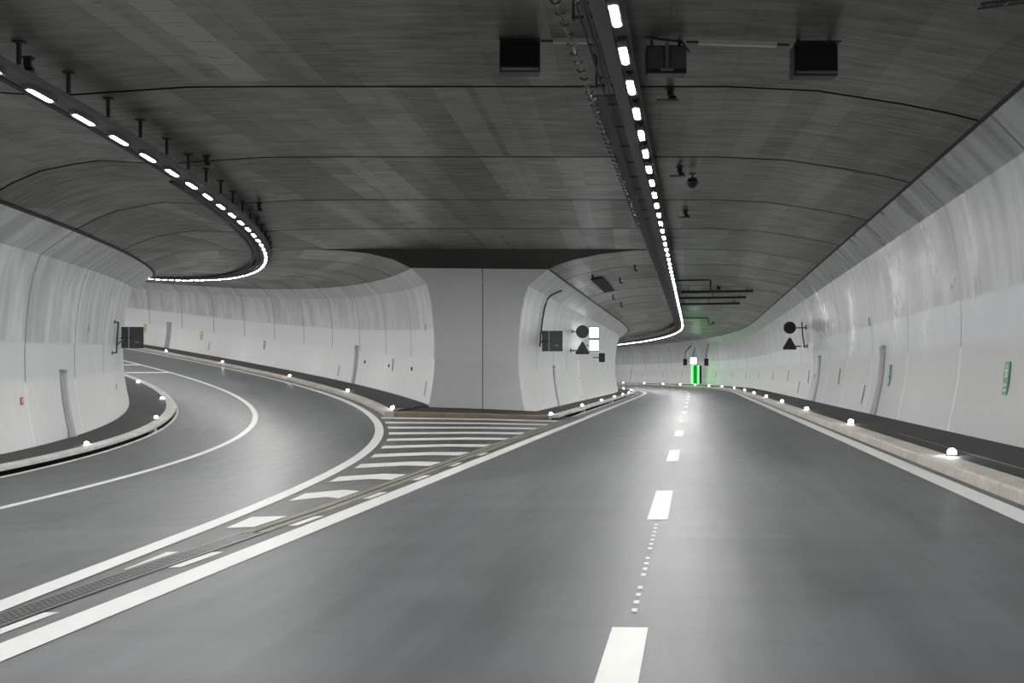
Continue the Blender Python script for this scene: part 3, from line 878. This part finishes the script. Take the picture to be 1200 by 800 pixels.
# ------------------------------------------------------------------ kerb lights
def make_stud(label, group):
    t = thing('curb_light', label, 'light', (0, 0, 0), 0, group)
    mb = MB(); prof = [(.085, 0), (.085, .018), (.07, .03), (0, .03)]
    mb.grid([[(r * math.cos(a), r * math.sin(a), z) for a in [2*math.pi*k/14 for k in range(15)]] for r, z in prof], flip=True)
    mb.build('base', M['steel'], t)
    mb = MB(); prof = [(.064, .026), (.066, .06), (.055, .09), (.03, .11), (0, .115)]
    mb.grid([[(r * math.cos(a), r * math.sin(a), z) for a in [2*math.pi*k/12 for k in range(13)]] for r, z in prof], flip=True)
    mb.build('lens', M['stud'], t, smooth=True)
    return t
def studs(al, zf, u, dz, ss, labels, group):
    proto = None
    for s, lab in zip(ss, labels):
        x, y = al.pt(s, u); loc = (x, y, zf(s, u) + dz)
        if proto is None:
            proto = make_stud(lab, group); proto.location = loc
        else: dup(proto, loc, (0, 0, 0), lab)
ordn = ['nearest', 'second nearest', 'third nearest', 'fourth nearest', 'fifth nearest', 'sixth nearest', 'seventh nearest', 'eighth nearest']
def labels(n, text, rest): return [o_ + ' ' + text for o_ in ordn][:n] + [rest] * max(0, n - 8)
ss = [16.2, 26.1, 36.0, 45.9, 55.8, 67.0, 79.0, 91.5, 100.8, 108.6, 116.0, 123.3, 131.0, 139.1, 147.8]
studs(MAIN, zmain, 4.30, .163, ss, labels(len(ss), 'glowing white kerb light along the right walkway', 'glowing white kerb light far along the outer bend of the main tube'), 'kerb lights of the right walkway')
ss = [37.2, 47.8, 58.1, 67.8, 75.6, 83.5, 96, 109.0]
studs(MAIN, zmain, -4.98, .175, ss, labels(len(ss), 'glowing white kerb light below the nose wall with signs', ''), 'kerb lights below the nose wall')
ss = [36.9, 49.3, 61.8, 74.6, 84.5, 96.0]
studs(RAMP, zramp, .82, .16, ss, labels(len(ss), 'glowing white kerb light on the outer side of the left ramp', ''), 'kerb lights on the ramp outer side')
ss = [27.4, 39.2, 50.9, 62.9]
studs(RAMP, zramp, -7.82, .178, ss, labels(len(ss), 'glowing white kerb light on the inner walkway of the left ramp', ''), 'kerb lights on the ramp inner side')

# ------------------------------------------------------------------ things on the walls
def wall_frame(w, s, hm):
    """point, along-wall (towards growing s), up and inward axes at height hm over the foot"""
    H = w.zt(s) - w.zb(s); h = hm / H
    p = w.at(s, h); a = w.at(s - .1, h); b = w.at(s + .1, h); c = w.at(s, min(h + .02, .88)); d = w.at(s, max(h - .02, 0))
    al = norm(tuple(b[i] - a[i] for i in range(3))); up = norm(tuple(c[i] - d[i] for i in range(3)))
    n = norm(cross(al, up))
    if w.out < 0: n = tuple(-q for q in n)
    n = tuple(-q for q in n) if (n[0] * math.cos(w.al.frame(s)[2]) - n[1] * math.sin(w.al.frame(s)[2])) * w.out > 0 else n
    return p, al, up, n
def off(p, n, d, al=None, a=0.0, up=None, b=0.0):
    return tuple(p[i] + n[i] * d + (al[i] * a if al else 0) + (up[i] * b if up else 0) for i in range(3))
def plate(w, s, hm, wd, ht, mat, name, label, cat, symbol=None):
    p, al, up, n = wall_frame(w, s, hm)
    mb = MB(); mb.box(off(p, n, .022), (wd, ht, .02), (al, up, n))
    if symbol is None:
        o = mb.build(name, mat, bevel=.004); tag(o, label, cat); return o
    t = thing(name, label, cat)
    mb.build('backing', mat, t, bevel=.004)
    mb = MB()
    k = w.out if True else 1                 # pale running figure and arrow in plain strokes
    def bar(x0, y0, x1, y1, th=.10):
        c = ((x0 + x1) / 2 * wd, (y0 + y1) / 2 * ht); dx, dy = (x1 - x0) * wd, (y1 - y0) * ht; l = math.hypot(dx, dy) or .01
        d = tuple(al[i] * dx / l + up[i] * dy / l for i in range(3)); e = tuple(-al[i] * dy / l + up[i] * dx / l for i in range(3))
        mb.box(off(p, n, .034, al, c[0], up, c[1]), (l, th * wd, .004), (d, e, n))
    for q in symbol: bar(*q)
    mb.build('symbol', M['white_metal'], t)
    return t
RUN = [(-.05, .36, .06, .36, .22), (0, .28, -.04, .12, .2), (-.04, .12, .2, .02), (-.04, .12, -.22, .03), (-.02, .26, .24, .2), (-.02, .26, -.24, .22), (-.3, -.2, .28, -.2), (.28, -.2, .1, -.13), (.28, -.2, .1, -.27), (-.2, -.36, .2, -.36, .14)]
plate(W_RIGHT, 19.0, 1.15, .26, .60, M['green_plate'], 'escape_marker', 'green escape route plate nearest on the right wall', 'sign', RUN)
plate(W_RIGHT, 29.76, 1.19, .26, .62, M['green_plate'], 'escape_marker', 'green escape route plate beside the tall duct on the right wall', 'sign', RUN)
plate(W_OUTER, 71.23, 1.43, .34, .62, M['green_plate'], 'escape_marker', 'dark green escape plate on the outer wall of the ramp', 'sign', RUN)
plate(W_OUTER, 82.0, 1.44, .38, .65, M['olive_plate'], 'escape_marker', 'yellow green escape plate right of the far tall duct on the ramp', 'sign', RUN)
plate(W_OUTER, 91.14, 1.40, .38, .65, M['olive_plate'], 'escape_marker', 'yellow green escape plate farthest up the ramp beside the square sign', 'sign', RUN)
t = plate(W_LEFT, 27.43, 1.31, .17, .20, M['red_plate'], 'hydrant_plate', 'small red plate low on the near left wall', 'sign', [(-.3, .2, .3, .2, .12), (-.3, 0, .3, 0, .12), (-.3, -.2, .1, -.2, .12)])
def tall_plate(w, s, hm, wd, ht, lab): return plate(w, s, hm, wd, ht, M['duct'], 'wall_strip', lab, 'strip')
tall_plate(W_RIGHT, 39.65, 1.15, .16, .62, 'slim grey strip on the right wall, nearest beyond the tall duct')
tall_plate(W_RIGHT, 33.6, .57, .12, .62, 'slim grey strip low on the right wall beside the tall duct')
tall_plate(W_RIGHT, 47.5, 1.13, .10, .22, 'tiny grey plate on the right wall below the black traffic signs, right one')
tall_plate(W_RIGHT, 49.9, 1.13, .14, .66, 'slim grey strip on the right wall below the black traffic signs')
tall_plate(W_RIGHT, 53.6, .55, .12, .66, 'slim grey strip low on the right wall below the black traffic signs')
for s, lab in ((60.5, 'third'), (72.0, 'fourth'), (86.2, 'fifth'), (96.1, 'sixth'), (104.5, 'seventh'), (112.5, 'eighth')):
    tall_plate(W_RIGHT, s, 1.14, .15, .62, lab + ' slim grey strip along the right wall counting away from the tall duct')
for s in (128.0, 136.0, 144.0):
    o = tall_plate(W_RIGHT, s, 1.2, .2, .62, 'slim grey strip on the far bend wall behind the nose wall'); o['group'] = 'strips on the far bend wall'
tall_plate(W_OUTER, 57.35, .55, .10, .62, 'slim grey strip low on the outer wall left of its tall duct')
tall_plate(W_OUTER, 39.3, .60, .08, .62, 'slim grey strip low on the outer wall next to the pier')
tall_plate(W_OUTER, 80.56, .67, .14, .62, 'slim grey strip low on the ramp wall far up beside a yellow plate')
tall_plate(W_RIGHT, 33.3, 2.92, .07, .28, 'tiny dark strip high on the right wall over the tall duct')
tall_plate(W_OUTER, 39.85, 3.09, .06, .28, 'tiny dark strip high on the outer wall next to the pier')
tall_plate(W_OUTER, 58.2, 3.33, .10, .24, 'tiny dark strip high on the outer wall above its tall duct')
tall_plate(W_OUTER, 80.5, 3.27, .14, .24, 'tiny dark strip high on the ramp wall far up')
tall_plate(W_LEFT, 35.05, 3.42, .05, .26, 'tiny dark strip high on the near left wall')
tall_plate(W_LEFT, 41.78, 1.20, .08, .22, 'tiny grey plate low on the left wall under the square sign')
def box_on(w, s, hm, wd, ht, dp, label):
    p, al, up, n = wall_frame(w, s, hm); t = thing('junction_box', label, 'box')
    mb = MB(); mb.box(off(p, n, dp / 2), (wd, ht, dp), (al, up, n)); mb.build('case', M['dark_steel'], t, bevel=.008)
    mb = MB(); mb.box(off(p, n, dp + .004), (wd * .7, ht * .7, .01), (al, up, n)); mb.build('lid', M['duct'], t)
box_on(W_OUTER, 52.55, 1.28, .12, .16, .05, 'small dark box on the outer wall just right of its tall duct')
box_on(W_OUTER, 47.7, 1.27, .12, .14, .05, 'small dark box left of the slotted panel on the outer wall')
box_on(W_OUTER, 42.84, 1.29, .10, .16, .05, 'small dark box right of the slotted panel on the outer wall')
p_, al_, up_, n_ = wall_frame(W_OUTER, 46.95, 1.35)
t = thing('slotted_panel', 'slim upright panel with dark slots between two small boxes on the outer wall', 'panel')
mb = MB(); mb.box(off(p_, n_, .012), (.15, .60, .02), (al_, up_, n_)); mb.build('plate', M['duct'], t)
mb = MB()
for i in range(6): mb.box(off(p_, n_, .025, al_, .0, up_, -.24 + i * .095), (.11, .05, .01), (al_, up_, n_))
mb.build('slots', M['black'], t)

def wall_channel(w, s, hm, wd, label, name='wall_channel'):
    """tall shallow channel following the curve of the wall from the walkway up to hm, one side flange, a cap"""
    t = thing(name, label, 'duct')
    n_ = 14; rows = []; fl = []
    mb = MB(); mf = MB()
    for i in range(n_ + 1):
        p, al, up, n = wall_frame(w, s, max(.02, hm * i / n_))
        rows.append([off(p, n, 0, al, -wd / 2), off(p, n, .035, al, -wd / 2), off(p, n, .035, al, wd / 2), off(p, n, 0, al, wd / 2)])
        fl.append([off(p, n, 0, al, wd / 2), off(p, n, .11, al, wd / 2), off(p, n, .11, al, wd / 2 + .05), off(p, n, 0, al, wd / 2 + .05)])
    mb.grid(rows, flip=w.out > 0); mf.grid(fl, flip=w.out > 0)
    mb.quad(rows[-1]); mf.quad(fl[-1])
    mb.build('back_plate', M['duct'], t); mf.build('side_flange', M['duct_edge'], t)
    p, al, up, n = wall_frame(w, s, hm)
    mb = MB(); mb.box(off(p, n, .05, al, .01, up, .03), (wd + .10, .07, .13), (al, up, n)); mb.build('cap', M['duct'], t, bevel=.006)
wall_channel(W_LEFT, 31.45, 2.05, .40, 'tall wall recess shown as a grey panel on the near left wall reaching down to the walkway')  # recess in the wall; the shade inside it is the panel's grey
wall_channel(W_RIGHT, 30.9, 2.02, .34, 'tall grey duct on the right wall beside the green plate')
wall_channel(W_RIGHT, 45.9, 2.0, .16, 'thin tall duct on the right wall below the black traffic signs')
wall_channel(W_OUTER, 54.2, 2.05, .34, 'tall grey duct on the outer ramp wall nearest the pier')
wall_channel(W_OUTER, 87.3, 2.1, .60, 'tall grey duct far up the outer ramp wall')
def reflection_strip(w, s, h0, h1, wd, label):  # a pinkish reflection on the wall, put in as a raised pale plate
    t = thing('pink_reflection', label, 'strip'); mb = MB(); rows = []
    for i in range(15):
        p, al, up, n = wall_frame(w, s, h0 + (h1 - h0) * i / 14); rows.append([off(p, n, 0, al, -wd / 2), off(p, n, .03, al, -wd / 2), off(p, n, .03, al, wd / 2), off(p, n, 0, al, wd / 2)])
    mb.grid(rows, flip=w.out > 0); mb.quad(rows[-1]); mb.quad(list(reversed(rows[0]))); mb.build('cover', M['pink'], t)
    mb = MB()
    for i in (1, 7, 13):
        p, al, up, n = wall_frame(w, s, h0 + (h1 - h0) * i / 14); mb = MB(); mb.box(off(p, n, .032), (wd * .8, .03, .01), (al, up, n)); mb.build('fixing', M['steel'], t)
reflection_strip(W_NOSE, 59.2, .06, 2.75, 1.2, 'pale pink upright painted reflection on the nose wall below the triangular sign')
wall_channel(W_NOSE, 48.5, 2.0, .07, 'thin dark duct on the nose wall between the pier and the signs')
wall_channel(W_RIGHT, 148.6, 2.0, .25, 'thin duct on the far bend wall seen past the nose wall')

# signs on arms from the walls
X, Y, Z = (1, 0, 0), (0, 1, 0), (0, 0, 1)
def arm(t, w, s, hm, target):
    """bracket: foot on the wall, upright, arm to the sign"""
    p, al, up, n = wall_frame(w, s, hm)
    mb = MB(); mb.tube([off(p, n, .02), (target[0], target[1], target[2])], .022, 8); mb.box(off(p, n, .015), (.16, .16, .03), (al, up, n))
    mb.build('arm', M['dark_steel'], t)
def square_sign(loc, w, h, rz, label, wall_args, ladder=True):
    t = thing('traffic_sign', label, 'sign')
    ca, sa = math.cos(rz), math.sin(rz); ax = ((ca, sa, 0), (0, 0, 1), (sa, -ca, 0))     # across, up, towards the viewer
    c = loc
    mb = MB(); mb.box(c, (w, h, .06), ax); mb.build('board', M['backplate'], t, bevel=.012)
    q = lambda a, b, d: tuple(c[i] + ax[0][i] * a + ax[1][i] * b + ax[2][i] * d for i in range(3))
    mb = MB()
    for (a, b, ww, hh) in ((0, h / 2 - .012, w, .024), (0, -h / 2 + .012, w, .024), (-w / 2 + .012, 0, .024, h), (w / 2 - .012, 0, .024, h)): mb.box(q(a, b, .035), (ww, hh, .02), ax)
    mb.build('rim', M['dark_steel'], t)
    mb = MB(); mb.box(q(-w * .16, 0, .05), (.05, h * .98, .04), ax); mb.build('post', M['duct'], t)
    mb = MB(); mb.box(q(-w * .28, -.02, .05), (w * .5, .05, .04), ax); mb.build('crossbar', M['dark_steel'], t)
    mb = MB(); mb.box(q(w * .20, -h * .2, .034), (w * .22, .02, .01), ax); mb.box(q(w * .24, -h * .24, .034), (w * .15, .015, .01), ax); mb.build('sticker', M['duct'], t)
    for wl, s, hm, da in wall_args: arm(t, wl, s, hm, q(-w / 2 - .0, da, .05))
    return t, q
# the three spots carry square boards seen from behind
def on_ray(px, py, y): return ((px - 600) / FOC * y, y, EYE - (py - HOR) / FOC * y)
t, q = square_sign((-15.87, 41.05, 3.19), .89, .89, .08, 'square grey sign board on an arm from the near left wall', ())
fr = [wall_frame(W_LEFT, 41.0, h) for h in (2.55, 2.85, 3.3, 3.75)]
mb = MB(); mb.tube([off(f[0], f[3], .16) for f in fr], .03, 8); mb.build('upright', M['dark_steel'], t, smooth=True)
mb = MB(); mb.tube([off(fr[1][0], fr[1][3], .16), q(-.30, -.02, .07)], .028, 8); mb.build('arm', M['dark_steel'], t)
for i in (0, 3):
    mb = MB(); mb.tube([off(fr[i][0], fr[i][3], .01), off(fr[i][0], fr[i][3], .17)], .025, 8); mb.box(off(fr[i][0], fr[i][3], .012), (.14, .14, .024), fr[i][1:]); mb.build('wall_foot', M['dark_steel'], t)
t, q = square_sign((1.83, 44.6, 3.17), .93, .93, -.05, 'square grey sign board on a bracket nearest the pier on the nose wall', ((W_NOSE, 44.2, 3.05, -.02),))
# pipe feeding it, bent down from the ceiling edge
t = thing('cable_conduit', 'dark bent conduit running down the nose wall to the square sign', 'conduit')
mb = MB(); pts = []
for i in range(15):
    k = i / 14; s = 43.9 + (46.0 - 43.9) * 0; hm = 2.9 + (5.64 - 2.9) * k
    p, al, up, n = wall_frame(W_NOSE, 44.0 + 1.2 * max(0, k - .8) * 5, min(hm, 5.55)); pts.append(off(p, n, .05))
mb.tube(pts, .035, 8); mb.build('pipe', M['dark_steel'], t, smooth=True)
for i in (3, 8):
    mb = MB(); mb.box(pts[i], (.1, .1, .06)); mb.build('clamp', M['steel'], t)

def disc_outline(r, n=28): return [(r * math.cos(2 * math.pi * i / n), r * math.sin(2 * math.pi * i / n)) for i in range(n)]
def tri_outline(r, rr=.12):
    o = []
    for k in range(3):
        a = math.pi / 2 + k * 2 * math.pi / 3; cx, cy = (r - rr * 2) * math.cos(a), (r - rr * 2) * math.sin(a)
        for j in range(7):
            b = a - math.pi / 3 + j * (2 * math.pi / 3) / 6; o.append((cx + rr * math.cos(b), cy + rr * math.sin(b)))
    return o
def pair(cx, y, zr, zt, r, rt, wl, s, side, labels_, front):
    ax = ((1, 0, 0), (0, 0, 1), (0, -1, 0))
    for kind, z, lab in (('round', zr, labels_[0]), ('triangle', zt, labels_[1])):
        t = thing('traffic_sign', lab, 'sign')
        out = disc_outline(r) if kind == 'round' else tri_outline(rt, .07)
        mb = MB(); mb.prism(out, (cx, y, z), ax, .10); mb.build('board', front, t, bevel=.01)
        mb = MB(); mb.prism([(a * .86, b * .86) for a, b in out], (cx, y - .054, z), ax, .012); mb.build('face', M['screen'] if front is M['black'] else M['backplate'], t)
        zz = z if kind == 'round' else z - .05
        mb = MB(); mb.tube([(cx, y + .08, zz), (cx + side * (r + .30), y + .08, zz)], .03, 8); mb.build('arm', M['dark_steel'], t)
    t = thing('sign_bracket', labels_[2], 'bracket')
    xb = cx + side * (r + .32)
    mb = MB(); mb.tube([(xb, y + .08, zr + .3), (xb + side * .05, y + .08, (zr + zt) / 2), (xb + side * .16, y + .08, zt - .15)], .035, 8); mb.build('upright', M['dark_steel'], t)
    for z in (zr, zt - .05):
        p, al, up, n = wall_frame(wl, s, z - wl.zb(s)); mb = MB(); mb.tube([(xb + side * .06, y + .08, z), off(p, n, .02)], .03, 8); mb.box(off(p, n, .02), (.2, .2, .04), (al, up, n)); mb.build('arm', M['dark_steel'], t)
pair(13.95, 49.3, 4.01, 3.13, .31, .45, W_RIGHT, 51.0, 1,
     ('round black traffic sign on the right wall, above the triangle', 'triangular black traffic sign on the right wall, below the round one', 'dark bracket holding the black signs on the right wall'), M['black'])
pair(4.02, 56.0, 4.11, 3.08, .37, .52, W_NOSE, 55.4, -1,
     ('round dark sign back on the nose wall, above the triangle', 'triangular dark sign back on the nose wall under the round one', 'dark bracket holding the round and triangular signs on the nose wall'), M['black'])
# lit boards behind them, one over the other
for z, lab in ((4.27, 'upper of two brightly lit white sign boxes on the nose wall'), (3.48, 'lower of two brightly lit white sign boxes on the nose wall')):
    t = thing('lit_sign_box', lab, 'sign', (5.10, 61.0, z), -.1)
    mb = MB(); mb.box((0, .07, 0), (.60, .14, .74)); mb.build('case', M['backplate'], t, bevel=.01)
    mb = MB(); mb.box((0, -.006, 0), (.54, .012, .62)); mb.build('lit_face', M['lit_sign'], t)
    p, al, up, n = wall_frame(W_NOSE, 61.4, z); mb = MB(); mb.box((-.38, .07, 0), (.30, .05, .05)); mb.build('arm', M['dark_steel'], t)
t = thing('lane_signal', 'small dark two-lamp signal sticking out of the nose wall beyond the lit boxes', 'signal', (6.1, 66.5, 2.82), 0)
mb = MB(); mb.box((0, .1, 0), (.42, .16, .62)); mb.build('case', M['black'], t, bevel=.05)
for x in (-.09, .09):
    for z in (-.14, .14):
        mb = MB(); mb.prism(disc_outline(.075, 16), (x, .01, z), ((1,0,0),(0,0,1),(0,-1,0)), .04); mb.build('lens', M['screen'], t)
mb = MB(); mb.tube([(-.2, .1, 0), (-.62, .12, 0)], .03, 8); mb.build('arm', M['dark_steel'], t)

# lit emergency exit far down the right wall
t = thing('exit_portal', 'glowing green emergency exit frame far down the main tube', 'exit')
s_ = 121.5
p, al, up, n = wall_frame(W_RIGHT, s_, 1.3)
def ex(a, h, d):
    p, al, up, n = wall_frame(W_RIGHT, s_, max(h, .02)); return off(p, n, d, al, a)
D = .9
c0 = ex(0, .0, D)
ax = ((1, 0, 0), (0, 0, 1), (0, -1, 0))
bx, by, bz = 21.70, 116.0, .62
for x in (-.40, .30):
    mb = MB(); mb.box((bx + x, by, bz + 1.10), (.16, .16, 2.12)); mb.build('green_strip', M['lit_green'], t)
mb = MB(); mb.box((bx - .05, by + .06, bz + 1.10), (.56, .10, 2.12)); mb.build('door', plain('dark_green_door', (.01, .22, .05), .4), t)
mb = MB(); mb.box((bx + .56, by + .2, bz + 1.10), (.30, .4, 2.16)); mb.build('side_panel', M['black'], t)
mb = MB(); mb.box((bx + .05, by + .25, bz + 1.09), (.95, .26, 2.14)); mb.build('housing', M['dark_steel'], t)
t = thing('lit_sign_box', 'small brightly lit sign box above the green emergency exit', 'sign', (bx - .30, by - .2, 3.34), 0)
mb = MB(); mb.box((0, .1, 0), (.80, .2, .85)); mb.build('case', M['backplate'], t, bevel=.02)
mb = MB(); mb.box((0, -.006, 0), (.70, .014, .74)); mb.build('lit_face', M['lit_sign'], t)
mb = MB(); mb.tube([(0, .12, .42), (0, .14, .9), (.3, .6, 1.5)], .05, 8); mb.build('mast', M['dark_steel'], t)
for px, lab in ((803.0, 'small dark signal box left of the green exit'), (828.0, 'small dark signal box right of the green exit')):
    x, y, z = on_ray(px, 424, 117.0 if px < 815 else 106.0)
    t = thing('lane_signal', lab, 'signal', (x, y, z))
    mb = MB(); mb.box((0, .1, 0), (.46, .2, .80)); mb.build('case', M['black'], t, bevel=.04)
    mb = MB(); mb.box((0, -.006, 0), (.34, .012, .62)); mb.build('face', M['screen'], t)
    mb = MB(); mb.tube([(0, .12, .5), (.05, .2, 1.2), (.4 if px > 815 else .9, .9, 2.0)], .06, 8); mb.build('mast', M['dark_steel'], t, smooth=True)

# ------------------------------------------------------------------ camera, world, view
cam = bpy.data.cameras.new('camera'); co = bpy.data.objects.new('camera', cam); COL.objects.link(co)
co.location = (0, 0, EYE); co.rotation_euler = (math.pi / 2, 0, 0)
cam.sensor_fit = 'HORIZONTAL'; cam.sensor_width = 36.0; cam.lens = 36.0 * FOC / 1200.0
cam.shift_y = (HOR - 400.0) / 1200.0
cam.clip_end = 600
SC.camera = co
w = bpy.data.worlds.new('world'); w.use_nodes = True; SC.world = w
w.node_tree.nodes['Background'].inputs[0].default_value = (.5, .52, .55, 1); w.node_tree.nodes['Background'].inputs[1].default_value = .15
SC.view_settings.view_transform = 'Standard'; SC.view_settings.look = 'None'
SC.view_settings.gamma = 1.0; SC.view_settings.use_curve_mapping = False
SC.view_settings.exposure = 0.0
SC.cycles.use_denoising = True
SC.cycles.max_bounces = 10; SC.cycles.diffuse_bounces = 6; SC.cycles.glossy_bounces = 4
SC.cycles.sample_clamp_indirect = 8.0
